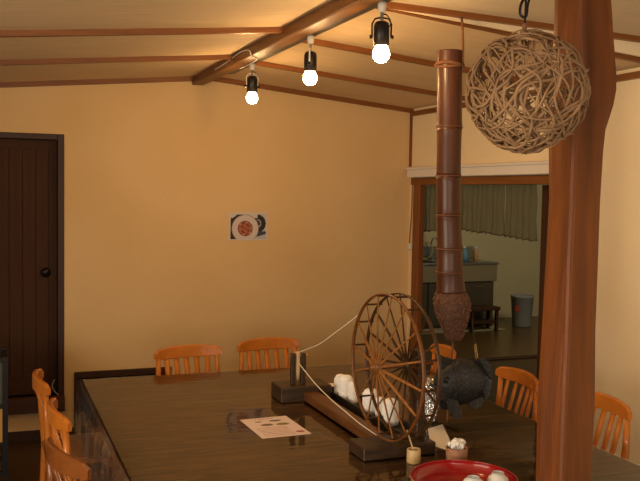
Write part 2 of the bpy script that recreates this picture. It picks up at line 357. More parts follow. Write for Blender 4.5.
def curtain(y0, y1, zb0, zb1, label, seed):
    rnd = random.Random(seed); bm = bmesh.new(); n = 150; rows = 14; G = []
    ph = rnd.random()*6; L = y1-y0
    for i in range(n+1):
        t = i/n; y = y0 + L*t
        f = math.sin(t*L*95+ph) + .5*math.sin(t*L*43+1.3*ph) + .4*math.sin(t*L*170)
        zb = zb0 + (zb1-zb0)*t + .004*math.sin(t*30+ph)
        col = []
        for j in range(rows+1):
            s = j/rows; a = .004 + .006*s
            dip = -.006*(1-s)*abs(math.sin(t*L*26))
            col.append(bm.verts.new((XR+.068 + a*f + .003*math.sin(9*s+y*20), y, 1.735+dip + (zb-1.735)*s)))
        G.append(col)
    for i in range(n):
        for j in range(rows): bm.faces.new((G[i][j], G[i][j+1], G[i+1][j+1], G[i+1][j]))
    o = tag(link('curtain', bm, CURT, smooth=True), label, 'curtain', 'short curtains in the opening')
    hb = bmesh.new()
    for i in range(n):
        a, b = G[i][-1], G[i+1][-1]
    pts = [(XR+.068 + .010*(math.sin(i/n*L*95+ph) + .5*math.sin(i/n*L*43+1.3*ph) + .4*math.sin(i/n*L*170)) + .003*math.sin(9+(y0+L*i/n)*20), y0+L*i/n, zb0+(zb1-zb0)*i/n + .004*math.sin(i/n*30+ph)) for i in range(n+1)]
    hb.free(); link('hem', tbm(pts, .005, 5), mat('dark_hem', (.07, .06, .035), .9), o)
    return o
curtain(4.335, 4.665, 1.385, 1.40, 'grey green sheer curtain beside the dark sliding panel', 1)
curtain(4.672, 4.93, 1.40, 1.41, 'grey green sheer curtain in the middle of the opening', 2)
curtain(4.938, 5.26, 1.405, 1.42, 'grey green sheer curtain showing just past the hanging bamboo', 3)
curtain(5.27, 5.80, 1.42, 1.37, 'darker looking sheer curtain against the jamb with its hem curving up', 4)
# white rail above the opening
r = thing('curtain_rail', 'cream painted metal rail running along the wall above the opening', 'rail', (2.955, 4.9, 1.79))
link('rail_body', bbox((-.028, -.95, -.012), (.03, .90, .045), .004), RAILM, r); link('rail_lip', bbox((-.036, -.95, .045), (.03, .905, .062), .003), RAILM, r)
# sink unit
sk = thing('sink_unit', 'steel topped sink unit with brown cabinet in the side room', 'sink', (5.3, 9.6, 0))
link('cabinet', bbox((-.75, -.26, .0), (.68, .34, .575), .004), CABM, sk)
link('worktop', bbox((-.78, -.32, .785), (.72, .345, .815), .008, 2), STEEL, sk)
link('apron', bbox((-.76, -.30, .575), (.70, .34, .785), .004), mat('apron_tan', (.22, .17, .10), .5), sk)
link('backsplash', bbox((-.78, .315, .815), (.72, .345, .98), .004), STEEL, sk)
for k in range(3):
    dd = link('cabinet_door', bbox((-.73+.47*k, -.278, .03), (-.275+.47*k, -.262, .56), .003), CABM, sk)
    link('handle', bbox((-.56+.47*k, -.292, .50), (-.44+.47*k, -.276, .512)), STEEL, dd)
bm = bmesh.new(); tube(bm, spline([(.05, .25, .815), (.05, .25, 1.02), (.05, .20, 1.09), (.05, .10, 1.08), (.05, .07, 1.03)]), .010, 8); link('faucet', bm, STEEL, sk, True)
bm = bmesh.new()
for k in range(2): box(bm, (-.5+.55*k, -.24, .812), (-.1+.5*k, .2, .8155))
link('basin', bm, DARK, sk)
def bottle(loc, m, label, h, rr):
    o = thing('bottle', label, 'bottle', loc); link('body', lbm([(0, 0), (rr, 0), (rr, h*.65), (rr*.45, h*.8), (rr*.45, h*.86), (0, h*.86)], 14), m, o, True); link('cap', lbm([(0, h*.86), (rr*.5, h*.86), (rr*.5, h), (0, h)], 12), WHITEP, o)
bottle((5.60, 9.45, .816), BLUEC, 'blue detergent bottle standing on the steel sink top', .20, .045)
bottle((5.80, 9.50, .816), mat('amber_soap', (.5, .28, .12), .3), 'amber soap bottle near the end of the sink top', .19, .035)
bm = bmesh.new(); bmesh.ops.create_icosphere(bm, subdivisions=3, radius=.1)
for v in bm.verts: v.co = Vector((v.co.x*1.3, v.co.y*.8, max(v.co.z, -.06)*.9)) * (1+.25*math.sin(v.co.x*60)*math.sin(v.co.z*47+v.co.y*33)); v.co.z = max(v.co.z, -.06)
o = tag(link('cloth', bm, BLUEC, smooth=True), 'crumpled blue cloth heaped on the sink top', 'cloth'); o.location = (5.42, 9.55, .878)
o = thing('wire_ring', 'round wire strainer propped against the sink backsplash', 'strainer', (5.22, 9.78, .94))
bm = bmesh.new(); tube(bm, [(.11*math.cos(a*PI/12), 0, .11*math.sin(a*PI/12)) for a in range(24)], .008, 6, closed=True); link('rim', bm, STRAW, o)
link('handle', tbm([(0, 0, .11), (0, 0, .2)], .006, 6), STRAW, o)
# stool, bin, mat
st = thing('stool', 'low dark stool beside the grey waste bin', 'stool', (5.62, 9.05, 0))
link('seat', bbox((-.22, -.13, .26), (.20, .13, .30), .006), DARKWOOD, st)
for sx in (-.19, .15):
    for sy in (-.11, .08): link('leg', bbox((sx, sy, 0), (sx+.035, sy+.035, .26)), DARKWOOD, st)
link('shelf', bbox((-.15, -.10, .10), (.15, .10, .125)), DARKWOOD, st)
b = thing('waste_bin', 'tapered grey plastic waste bin with a red label', 'bin', (6.33, 9.22, 0))
link('body', lbm([(0, .0), (.112, 0), (.117, .01), (.142, .37), (.150, .375), (.150, .395), (.138, .395), (.11, .03), (0, .03)], 28), BIN, b, True)
bm = bmesh.new()
ring = [[bm.verts.new((.1535*math.cos(math.radians(a)), .1535*math.sin(math.radians(a)), z)) for z in (.20, .27)] for a in range(195, 228, 5)]
for A, B in zip(ring, ring[1:]): bm.faces.new((A[0], B[0], B[1], A[1]))
for v in bm.verts: v.co.xy *= (.1175+.025*v.co.z/.37*1.0+.0025)/.1535
link('sticker', bm, REDL, b)
tag(link('floor_mat', bbox((4.6, 9.0, 0), (5.95, 9.26, .012), .003), mat('pale_mat', (.36, .30, .19), .9, bump=.5, bscale=90)), 'pale narrow mat on the floor in front of the sink', 'mat')
# pull switch tag by the jamb
o = thing('cord_switch', 'small cream switch block on a brown cord beside the door jamb', 'switch', (2.966, 5.812, 1.26))
link('switch_body', bbox((-.006, -.024, -.022), (.019, .024, .022), .004, 2), RAILM, o)
link('rocker', bbox((-.010, -.014, -.012), (-.005, .012, .012), .002), WHITEP, o)
link('cord', tbm(spline([(0, -.005, .022), (.004, -.006, .12), (.014, -.004, .28), (.016, 0, .50)]), .004, 6), ROPE, o)

# ------------------------------------------------------------------ ridge beam, track and spotlights
BE = tag(link('ridge_beam', bbox((1.30, YN, 2.372), (1.382, YB-.001, 2.434), .006), BEAM), 'thick reddish brown ridge beam crossing the ceiling above the table', 'beam')
TR = thing('lighting_track', 'thin black lighting track fixed beside the ridge beam', 'lighting track', (1.404, 3.9, 2.40))
link('rail', bbox((-.021, -1.3, -.020), (.024, 1.34, .016), .002), BLACKP, TR); link('end_cap', bbox((-.022, 1.34, -.018), (.018, 1.37, .018), .002), BLACKP, TR)
link('mounting_plate', bbox((-.012, -1.2, .016), (.010, 1.3, .0385)), BLACKP, TR)
cb = [(1.299, 5.2, 2.395), (1.297, 4.9, 2.40), (1.295, 4.62, 2.415), (1.296, 4.45, 2.40), (1.300, 4.42, 2.368), (1.36, 4.52, 2.367), (1.372, 4.75, 2.366), (1.372, 4.9, 2.367)]
tag(link('cable', tbm(spline(cb, 5), .0035, 6), RAILM, smooth=True), 'thin pale electric cable looped over the ridge beam', 'cable')
def spot(y, rz, label, style):
    s = thing('spotlight', label, 'spotlight', (1.404, y, 2.3835), rz, 'spotlights on the ceiling track')
    link('adapter', lbm([(0, -.002), (.016, -.002), (.017, -.018), (.015, -.036), (.012, -.042), (0, -.042)], 16), WHITEP, s, True)
    link('stem', lbm([(0, -.04), (.006, -.04), (.006, -.070), (.010, -.074), (0, -.074)], 10), STEEL, s, True)
    yk = tbm([(-.036, 0, -.135), (-.037, 0, -.085), (-.026, 0, -.066), (0, 0, -.060), (.026, 0, -.066), (.037, 0, -.085), (.036, 0, -.135)], .0035, 6)
    link('yoke', yk, WHITEP if style else BLACK, s)
    for sx in (-1, 1): link('knob', tbm([(sx*.034, 0, -.135), (sx*.046, 0, -.135)], .008, 10), BLACK, s)
    link('housing', lbm([(0, -.076), (.020, -.077), (.027, -.083), (.030, -.095), (.030, -.168), (.027, -.170), (.026, -.165), (0, -.16)], 24), BLACK, s, True)
    b = link('bulb', lbm([(0, -.160), (.016, -.162), (.022, -.170), (.030, -.184), (.033, -.199), (.030, -.214), (.021, -.226), (.010, -.231), (0, -.232)], 20), GLOWB, s, True)
    b['label'] = 'glowing warm white bulb'
    bm = bmesh.new(); tube(bm, spline([(.004, 0, -.05), (.018, .004, -.050), (.034, .002, -.075), (.028, 0, -.10)]), .0022, 5); link('wire', bm, BLACK, s)
spot(4.75, .2, 'black spotlight hanging near the far end of the track', 1)
spot(3.80, 1.1, 'black spotlight with turned pale bracket in the middle of the track', 1)
spot(3.02, -.36, 'black spotlight above the ball side of the table, largest of the three', 0)
tag(link('ceiling_rosette', lbm([(0, 0), (.045, 0), (.045, -.008), (.030, -.020), (0, -.022)], 24, (1.475, 4.28, zc(1.475)+.001)), WHITEP, smooth=True), 'small cream round ceiling fitting beside the lighting track', 'ceiling fitting')

# ------------------------------------------------------------------ hewn post
def post():
    # (z, centre x, centre y, half width toward screen right)
    fwd = Vector((math.sin(math.radians(36.8)), math.cos(math.radians(36.8)), 0)); rt = Vector((fwd.y, -fwd.x, 0))
    prof = POSTPROF
    bm = bmesh.new(); rings = []
    rnd = random.Random(3)
    for z, cx, cy, l, r, in prof:
        c = Vector((cx, cy, z)); ring = []
        b = .22
        # corners: right, back, left, front; each chamfered into three
        cn = [(r, 0), (0, .082), (-l, 0), (-.004, -.085)]
        for i in range(4):
            p, a, q = cn[i], cn[i-1], cn[(i+1) % 4]; bb = b if i != 3 else .10
            for s, o in ((bb, a), (0, None), (bb, q)):
                if o is None: u, v = p[0]*(1-.10*bb/.22), p[1]*(1-.10*bb/.22)
                else: u, v = p[0]+(o[0]-p[0])*s, p[1]+(o[1]-p[1])*s
                n = .0025*math.sin(z*7+i*2)+.0015*math.sin(z*19+i)
                ring.append(bm.verts.new(c + rt*(u+n) + fwd*(v+n)))
        rings.append(ring)
    for A, B in zip(rings, rings[1:]):
        for k in range(12): bm.faces.new((A[k], A[(k+1) % 12], B[(k+1) % 12], B[k]))
    bm.faces.new(rings[0][::-1]); bm.faces.new(rings[-1]); bmesh.ops.recalc_face_normals(bm, faces=bm.faces[:])
    return bm
# height, centre x, centre y, half widths
POSTPROF = [(0.0, 1.51, 1.9651, 0.087, 0.087), (0.8456, 1.52, 1.9851, 0.083, 0.083), (1.0752, 1.5263, 1.9962, 0.083, 0.083), (1.2736, 1.5331, 2.0054, 0.0823, 0.0823), (1.4721, 1.5439, 2.0129, 0.0802, 0.0802), (1.6422, 1.5519, 2.0199, 0.0795, 0.0795), (1.784, 1.5572, 2.0263, 0.0802, 0.0802), (1.8407, 1.562, 2.0277, 0.0823, 0.0823), (1.9118, 1.5743, 2.0272, 0.0922, 0.0922), (1.9543, 1.5791, 2.0279, 0.0944, 0.0944), (1.9968, 1.5793, 2.0303, 0.0929, 0.0929), (2.096, 1.5764, 2.0373, 0.088, 0.088), (2.2093, 1.5756, 2.0443, 0.0866, 0.0866), (2.43, 1.5836, 2.0493, 0.0866, 0.0866)]
pp = thing('wooden_post', 'tall hewn reddish brown timber post standing in front of the table', 'post', (0, 0, 0))
link('timber', post(), POSTM, pp)
bm = bmesh.new(); bmesh.ops.create_icosphere(bm, subdivisions=3, radius=1)
kc = Vector((1.6023, 1.9897, 1.9684))
for v in bm.verts: v.co = Vector((v.co.x*.018, v.co.y*.018, v.co.z*.030))*(1+.15*math.sin(v.co.z*9+v.co.x*7)) + kc
link('knot', bm, POSTM, pp, True)

# ------------------------------------------------------------------ rattan ball
bc = Vector((1.2285, 1.7952, 1.9035)); BR = 0.1414
ball = thing('vine_ball', 'round openwork ball woven from dry brown vines hanging beside the post', 'hanging ornament', bc)
rnd = random.Random(11)
for k in range(50):
    ax = Vector((rnd.gauss(0, 1), rnd.gauss(0, 1), rnd.gauss(0, .8))).normalized()
    off = rnd.uniform(-.80, .80); a = ax.orthogonal().normalized(); b2 = ax.cross(a)
    p1, p2, q1, q2 = (rnd.random()*6 for _ in range(4)); wv = rnd.uniform(.04, .12); f1 = rnd.choice((2, 3, 3, 4))
    closed = True; n = 54; pts = []
    for i in range(n):
        t = 2*PI*i/n; o_ = off + wv*math.sin(f1*t+p1) + .03*math.sin(7*t+q1)
        rr = math.sqrt(max(.05, 1-o_*o_)); R_ = BR*(1 + .035*math.sin(3*t+p2) + .03*rnd.uniform(-.3, .3) + .02*math.sin(8*t+q2))
        pts.append((ax*o_ + (a*math.cos(t) + b2*math.sin(t))*rr)*R_)
    bm = bmesh.new(); tube(bm, pts, rnd.choice((.0022, .0027, .0033, .0042)), 5, closed=True); link('vine', bm, VINE, ball, True)
bt = Vector((-0.0062, 0.0113, 0.1498))
link('hanging_wire', tbm(spline([bt+Vector((0, 0, -.01)), bt+Vector((.003, 0, .06)), Vector((bt.x, bt.y, 2.43-bc.z))]), .003, 6), BLACK, ball)
link('hook', tbm(spline([bt+Vector((.004, 0, .085)), bt+Vector((-.010, 0, .065)), bt+Vector((-.012, 0, .04)), bt+Vector((.004, 0, .035)), bt+Vector((.010, 0, .07)), bt+Vector((.022, 0, .09))]), .0035, 6), BLACK, ball)
link('twist_tie', tbm([bt+Vector((0, 0, -.015)), bt+Vector((.002, 0, .018))], .006, 8), ROPE, ball)

# ------------------------------------------------------------------ table
TX0, TX1, TY0, TY1, TZ = .43, 2.16, 2.155, 4.375, .70
tb = thing('dining_table', 'huge dark brown plank table in the middle of the room', 'table', (1.3, 3.25, 0))
bw = (TY1-TY0)/11
rnd = random.Random(5)
for i in range(11):
    y0 = TY0+bw*i
    bm = bbox((TX0-1.3, y0+.0012-3.25, TZ-.05), (TX1-1.3, y0+bw-.0012-3.25, TZ-rnd.uniform(0, .0008)), .0022)
    link('plank', bm, TW[rnd.choice((0, 1, 2, 0))], tb)
for sx in (-1, 1):
    link('apron', bbox((sx*.42-.02, -.85, .56), (sx*.42+.02, .75, .648)), BLACKW, tb)
    for sy in (-1, 1): link('leg', bbox((sx*.42-.06, -.05+sy*.80-.06, 0), (sx*.42+.06, -.05+sy*.80+.06, .56), .006), BLACKW, tb)
    link('end_apron', bbox((-.42, -.05+sx*.80-.02, .56), (.42, -.05+sx*.80+.02, .648)), BLACKW, tb)
# clear vinyl cover
bm = bmesh.new(); rnd = random.Random(9)
ZT = TZ+.0012; nx, ny = 40, 60
G = []
def wrinkle(y, s): return math.sin(y*21+1)*.45 + math.sin(y*37+2)*.3 + math.sin(y*9)*.4
ys = [TY0-.01 + (TY1-TY0+.02)*j/ny for j in range(ny+1)]
def section(y):
    row = []
    for s in (1.0, .8, .6, .4, .25, .12, .04):
        row.append((TX0-.006-.012*min(1, s*4) - .030*s*(1+wrinkle(y, s))*.55, y, ZT-.24*s))
    row.append((TX0-.004, y, ZT-.002)); row.append((TX0+.004, y, ZT))
    for k in range(1, 21): row.append((TX0+.004+(TX1-TX0)*k/20, y, ZT))
    return row
G = [[bm.verts.new(p) for p in section(y)] for y in ys]
for j in range(ny):
    for k in range(len(G[0])-1):
        f = bm.faces.new((G[j][k], G[j+1][k], G[j+1][k+1], G[j][k+1])); f.material_index = 1 if k < 7 else 0
bmesh.ops.recalc_face_normals(bm, faces=bm.faces[:])
tag(link('vinyl_cover', bm, None, smooth=True, ms=[VINYL, DRAPE]), 'clear glossy vinyl sheet covering the table and hanging down one long side', 'table cover')
TZ2 = ZT+.0006

# ------------------------------------------------------------------ chairs
def chair(name, label, wm, loc, rz, sag=.045):
    """faces local +Y; seat centre above the origin"""
    t = thing(name, label, 'chair', loc, rz, 'slat backed chairs round the table')
    # curved top rail, ends swept toward the sitter
    bm = bmesh.new(); n = 18; R = []
    for i in range(n+1):
        u = -1+2*i/n; xx = .192*u; yy = -.200 - sag*(1-u*u) - .0
        top = .805 - .016*u*u - (.012 if abs(u) > .99 else 0); bot = .735 + .003*u*u + (.006 if abs(u) > .99 else 0)
        th = .012 - .003*u*u
        nrm = Vector((2*sag*u/.192*.9, -1, 0)).normalized()
        R.append([bm.verts.new((xx+nrm.x*a, yy+nrm.y*a, z)) for a, z in ((th, top-.006), (th*.5, top), (-th*.5, top), (-th, top-.006), (-th, bot+.004), (-th*.5, bot), (th*.5, bot), (th, bot+.004))])
    for A, B in zip(R, R[1:]):
        for k in range(8): bm.faces.new((A[k], A[(k+1) % 8], B[(k+1) % 8], B[k]))
    bm.faces.new(R[0][::-1]); bm.faces.new(R[-1]); bmesh.ops.recalc_face_normals(bm, faces=bm.faces[:])
    link('backrest', bm, wm, t)
    for sx in (-1, 1):
        bm = tbm([(sx*.172, -.235, 0), (sx*.172, -.195, .25), (sx*.172, -.187, .43), (sx*.170, -.205, .62), (sx*.168, -.212, .745)], [.015, .018, .019, .015, .012], 10); link('leg', bm, wm, t, True)
        bm = tbm([(sx*.168, .190, 0), (sx*.168, .185, .42)], [.014, .019], 10); link('leg', bm, wm, t, True)
        link('side_stretcher', tbm([(sx*.17, -.205, .18), (sx*.168, .187, .18)], .010, 8), wm, t, True)
    for i in range(5):
        u = -.66+.33*i; xb = u*.165; yt = -.200-sag*(1-u*u)
        bm = bmesh.new()
        P0, P1 = Vector((xb, -.130, .452)), Vector((u*.178, yt, .742)); pm = (P0+P1)/2 + Vector((0, -.012, 0))
        tube(bm, [P0, pm, P1], .0155, 8, flat=.34, up=(1, 0, 0)); bmesh.ops.recalc_face_normals(bm, faces=bm.faces[:]); link('slat', bm, wm, t, True)
    bm = bbox((-.20, -.205, .425), (.20, .205, .452), .008, 2); 
    for v in bm.verts:
        if v.co.y > 0: v.co.x *= 1.06
        if v.co.z > .44: v.co.z -= .007*max(0, 1-(v.co.x/.15)**2)
    link('seat', bm, SEATM, t)
    link('apron', bbox((-.165, .175, .375), (.165, .193, .425)), wm, t); link('apron', bbox((-.165, -.195, .375), (.165, -.177, .425)), wm, t)
    return t
def rot_for(dx, dy): return math.atan2(dy, dx) - PI/2     # local +Y toward (dx, dy)
c1 = chair('dining_chair', 'honey wood slat back chair at the far side, beyond bare table wood', CHAIRM, (1.045, 4.395, 0), PI+.14)
def another(label, loc, rz, wm=None):
    c = copy_tree(c1); c.location = loc; c.rotation_euler = (0, 0, rz); c['label'] = label
    if wm:
        for ch in [x for x in bpy.data.objects if x.parent == c]:
            if ch.data.materials[0] == CHAIRM: ch.data = ch.data.copy(); ch.data.materials[0] = wm
    return c
another('honey wood slat back chair just behind the small end block of the spinning wheel', (1.53, 4.50, 0), PI+.10)
another('honey wood chair seen between the wheel and the hanging bamboo', (2.165, 4.23, 0), PI/2-.18)
another('honey wood slat back chair between the carved fish and the post', (2.185, 3.515, 0), PI/2-.06)
another('honey wood slat back chair against the pale wall beyond the post', (2.235, 2.96, 0), PI/2+.06)
another('golden wood chair with tall bare rear leg, farthest along the vinyl draped side', (.440, 4.10, 0), -PI/2+.02)
another('golden wood slat back chair in the middle of the vinyl draped side', (.468, 3.49, 0), -PI/2+.06)
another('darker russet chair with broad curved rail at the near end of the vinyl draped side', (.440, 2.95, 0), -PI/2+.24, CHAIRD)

# ------------------------------------------------------------------ spinning wheel
sw = thing('spinning_wheel', 'antique dark wooden spinning wheel with double rim standing on the table', 'spinning wheel', (1.36, 3.2, TZ2))
def L(p): return (p[0]-1.36, p[1]-3.2, p[2]-TZ2)
def sbox(nm, lo, hi, m, bev=.004): return link(nm, bbox(L(lo), L(hi), bev), m, sw)
sbox('end_block', (1.225, 3.62, TZ2), (1.468, 3.775, .772), BLACKW)
sbox('base_block', (1.236, 2.735, TZ2), (1.525, 2.875, .748), BLACKW)
sbox('connecting_rail', (1.330, 2.876, .708), (1.400, 3.619, .748), RAILW)
sbox('spindle_post', (1.288, 3.668, .772), (1.308, 3.692, .915), BLACKW, .002)
sbox('spindle_post', (1.336, 3.668, .772), (1.358, 3.692, .915), BLACKW, .002)
link('bobbin', lbm([(0, 0), (.006, 0), (.011, .03), (.012, .08), (.010, .118), (.013, .13), (0, .135)], 12, L((1.322, 3.68, .79))), STRAW, sw, True)
link('spindle', tbm([L((1.286, 3.68, .905)), L((1.37, 3.68, .905))], .004, 8), STRAW, sw)
WC = Vector((0, 2.812, 1.022)); WR = .266
HF, HR = 1.315, 1.438; RF, RR = 1.350, 1.412
ph = math.radians(3.5)
def W(xo, ang, rad):   # wheel coordinates -> local, wheel turned slightly about the vertical
    yy = rad*math.cos(ang); x_ = xo-1.38
    return Vector((1.38 + x_*math.cos(ph) - yy*math.sin(ph), WC.y + x_*math.sin(ph) + yy*math.cos(ph), WC.z + rad*math.sin(ang)))
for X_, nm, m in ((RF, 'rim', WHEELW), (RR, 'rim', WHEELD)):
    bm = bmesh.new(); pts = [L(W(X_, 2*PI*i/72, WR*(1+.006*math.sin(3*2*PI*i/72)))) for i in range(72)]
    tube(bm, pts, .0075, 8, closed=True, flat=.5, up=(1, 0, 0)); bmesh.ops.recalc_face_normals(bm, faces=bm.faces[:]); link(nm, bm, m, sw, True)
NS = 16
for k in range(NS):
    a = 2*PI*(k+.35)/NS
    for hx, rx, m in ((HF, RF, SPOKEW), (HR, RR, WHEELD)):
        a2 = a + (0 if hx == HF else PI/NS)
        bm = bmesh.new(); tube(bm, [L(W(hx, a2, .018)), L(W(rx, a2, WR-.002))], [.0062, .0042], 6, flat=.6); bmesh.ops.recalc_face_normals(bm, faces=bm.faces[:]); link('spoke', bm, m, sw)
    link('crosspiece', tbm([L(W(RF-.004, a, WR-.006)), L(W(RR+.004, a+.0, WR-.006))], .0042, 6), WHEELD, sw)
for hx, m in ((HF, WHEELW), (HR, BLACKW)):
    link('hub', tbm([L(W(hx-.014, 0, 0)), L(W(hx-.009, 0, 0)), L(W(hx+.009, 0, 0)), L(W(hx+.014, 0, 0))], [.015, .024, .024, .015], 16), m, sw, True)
link('axle', tbm([L(W(HF-.03, 0, 0)), L(W(1.55, 0, 0))], .009, 10), WHEELW, sw, True)
sbox('upright_post', (1.478, 2.80, .748), (1.512, 2.865, 1.075), BLACKW)
# drive thread: up and over the wheel, and the slack run beneath
thr = [(1.322, 3.672, .92), (1.333, 3.45, .994), (1.34, 3.28, 1.072), (1.345, 3.055, 1.178), (1.348, 2.95, 1.252)]
link('thread', tbm([L(p) for p in spline(thr, 5)], .0020, 6), THREAD, sw)
thr = [(1.322, 3.665, .870), (1.34, 3.503, .812), (1.34, 3.323, .786), (1.34, 3.159, .772), (1.34, 3.008, .760), (1.347, 2.87, .752)]
link('thread', tbm([L(p) for p in spline(thr, 5)], .0020, 6), THREAD, sw)

# ------------------------------------------------------------------ things on the table
def menu_fn(u, v):
    base = (.93, .86, .86)
    for cx, cy, rx, ry, c in ((.40, .62, .13, .055, (.36, .30, .16)), (.66, .80, .13, .04, (.22, .25, .26)), (.72, .60, .13, .06, (.50, .44, .22)), (.30, .80, .07, .03, (.50, .34, .24)), (.86, .17, .09, .045, (.62, .20, .20))):
        if ((u-cx)/rx)**2 + ((v-cy)/ry)**2 < 1:
            return tuple(x*(1+.35*math.sin(u*90)*math.sin(v*110)) for x in c)
    for k in range(12):
        y = .08+.038*k
        if abs(v-y) < .008 and .10 < u < .72 and math.sin(u*140+k*9) > -.3: return (.60, .40, .40)
    if abs(v-.92) < .014 and .2 < u < .7 and math.sin(u*70) > -.2: return (.45, .30, .30)
    return base
PR = vcol_mat('printed_paper', .35)
o = painted('menu_sheet', 48, 66, .205, .292, menu_fn, PR); tag(o, 'pinkish white printed menu sheet lying flat on the table', 'menu')
o.location = (1.078, 3.267, TZ2+.0004); o.rotation_euler = (0, 0, .03)
# black rack with white rolled towels
rk = thing('towel_rack', 'long low black tray holding white rolled towels behind the wheel rail', 'tray', (1.525, 3.33, TZ2))
link('tray_base', bbox((-.045, -.42, 0), (.045, .40, .008)), BLACKP, rk)
for nm, lo, hi in (('side', (-.05, -.42, 0), (-.044, .40, .034)), ('side', (.044, -.42, 0), (.05, .40, .034)), ('end', (-.05, -.426, 0), (.05, -.42, .034)), ('end', (-.05, .40, 0), (.05, .406, .034))):
    link(nm, bbox(lo, hi, .0015), BLACKP, rk)
for k, (dy, r_, h_, lx, ly, lab) in enumerate(((.325, .024, .100, .0, .05, 'white rolled towel standing farthest from the big wheel'), (.235, .030, .112, -.004, .22, 'thick white rolled towel leaning next to the farthest one'), (.165, .018, .095, 0, .38, 'slim white rolled towel leaning in the middle of the black tray'),
                              (-.02, .030, .108, .0, .12, 'white rolled towel seen through the near spokes of the wheel'), (-.115, .020, .090, .004, .35, 'slim white rolled towel slumped between the two behind the wheel spokes'), (-.215, .030, .110, 0, .10, 'white rolled towel at the near end of the black tray'))):
    tw = thing('rolled_towel', lab, 'towel', (1.525+lx, 3.33+dy, TZ2+.0085), 0, 'white rolled towels in the black tray')
    bm = bmesh.new(); n = 20; prof = [(0, 0), (r_*.8, 0), (r_, .008)] + [(r_*(1+.03*math.sin(j*2)), .008+(h_-.03)*j/6) for j in range(1, 7)] + [(r_*.93, h_-.016), (r_*.78, h_-.007), (r_*.45, h_-.001), (0, h_)]
    lathe(bm, prof, n, sx=1.15, sy=.85); bmesh.ops.recalc_face_normals(bm, faces=bm.faces[:])
    for v in bm.verts: v.co.y += v.co.z*ly*.7
    link('roll', bm, CLOTH, tw, True)
    bm = bmesh.new(); tube(bm, [(1.15*r_*1.02*math.cos(a), .85*r_*1.02*math.sin(a)+z*ly*.7, z) for a, z in [(PI*.95, .006+ (h_-.022)*j/8) for j in range(9)]], .0022, 5); link('fold_edge', bm, CLOTH, tw, True)
tag(link('acrylic_strip', bbox((1.425, 2.93, TZ2), (1.462, 3.52, TZ2+.004), .001), ACRYL), 'narrow clear plastic strip lying between wheel rail and black tray', 'plastic strip')
# crinkled foil bundle
bm = bmesh.new(); bmesh.ops.create_icosphere(bm, subdivisions=4, radius=1); rnd = random.Random(4)
for v in bm.verts:
    c = v.co.copy(); n = 1 + .16*math.sin(c.x*9+c.z*14)*math.sin(c.y*11-c.z*9) + rnd.uniform(-.05, .05)
    v.co = Vector((c.x*.046*n, c.y*.046*n, c.z*.088*n))
zmin = min(v.co.z for v in bm.verts)
for v in bm.verts: v.co.z -= zmin
o = tag(link('foil_bundle', bm, FOIL), 'crinkled silver foil bundle standing behind the wheel rim', 'foil bundle'); o.location = (1.70, 3.13, TZ2)
# loose white sheets
def sheet(pts, label, name='paper_sheet', z0=TZ2):
    bm = bmesh.new(); A, B, Cc, D = [Vector((*p, 0)) for p in pts]; n = 8; G = []
    for i in range(n+1):
        row = []
        for j in range(n+1):
            p = A.lerp(B, i/n).lerp(D.lerp(Cc, i/n), j/n); row.append(bm.verts.new((p.x, p.y, z0+.0006+.004*math.sin(i/n*PI)*math.sin(j/n*PI))))
        G.append(row)
    for i in range(n):
        for j in range(n): bm.faces.new((G[i][j], G[i+1][j], G[i+1][j+1], G[i][j+1]))
    bmesh.ops.recalc_face_normals(bm, faces=bm.faces[:]); return tag(link(name, bm, PAPER, smooth=True), label, 'paper')
sheet([(1.66, 3.05), (1.75, 3.09), (1.600, 2.715), (1.565, 2.85)], 'white paper sheet pointing from the foil toward the brown speckled cup')
sheet([(1.490, 3.80), (1.52, 3.79), (1.63, 3.93), (1.53, 3.96)], 'small white paper corner showing behind the end block of the wheel')
# bamboo cup with stick
o = thing('bamboo_cup', 'small pale bamboo cup holding one thin stick beside the wheel block', 'cup', (1.402, 2.675, TZ2))
link('cup_wall', lbm([(0, 0), (.0235, 0), (.025, .004), (.0245, .048), (.0225, .050), (.0205, .048), (.0205, .006), (0, .006)], 24), BAMLIGHT, o, True)
link('stick', tbm([(.008, -.004, .008), (-.006, .004, .06), (-.022, .012, .115)], .0028, 6), BAMLIGHT, o)
# speckled cup of cotton swabs
o = thing('swab_cup', 'speckled brown cup packed with white cotton tipped sticks', 'cup', (1.556, 2.640, TZ2))
link('cup_wall', lbm([(0, 0), (.034, 0), (.037, .004), (.040, .050), (.038, .052), (.035, .048), (.032, .006), (0, .006)], 28), BARK, o, True)
rnd = random.Random(21)
for k in range(40):
    a, q = rnd.random()*2*PI, .028*math.sqrt(rnd.random()); x_, y_ = q*math.cos(a), q*math.sin(a); hh = .066+rnd.uniform(-.008, .010)-q*.2
    s = link('swab', tbm([(x_*.7, y_*.7, .008), (x_, y_, hh)], .0014, 5), COTTON, o)
    bm = bmesh.new(); bmesh.ops.create_icosphere(bm, subdivisions=2, radius=.0064); bmesh.ops.scale(bm, vec=(1, 1, 1.5), verts=bm.verts[:]); bmesh.ops.translate(bm, vec=(x_, y_, hh), verts=bm.verts[:]); link('cotton_tip', bm, COTTON, s, True)
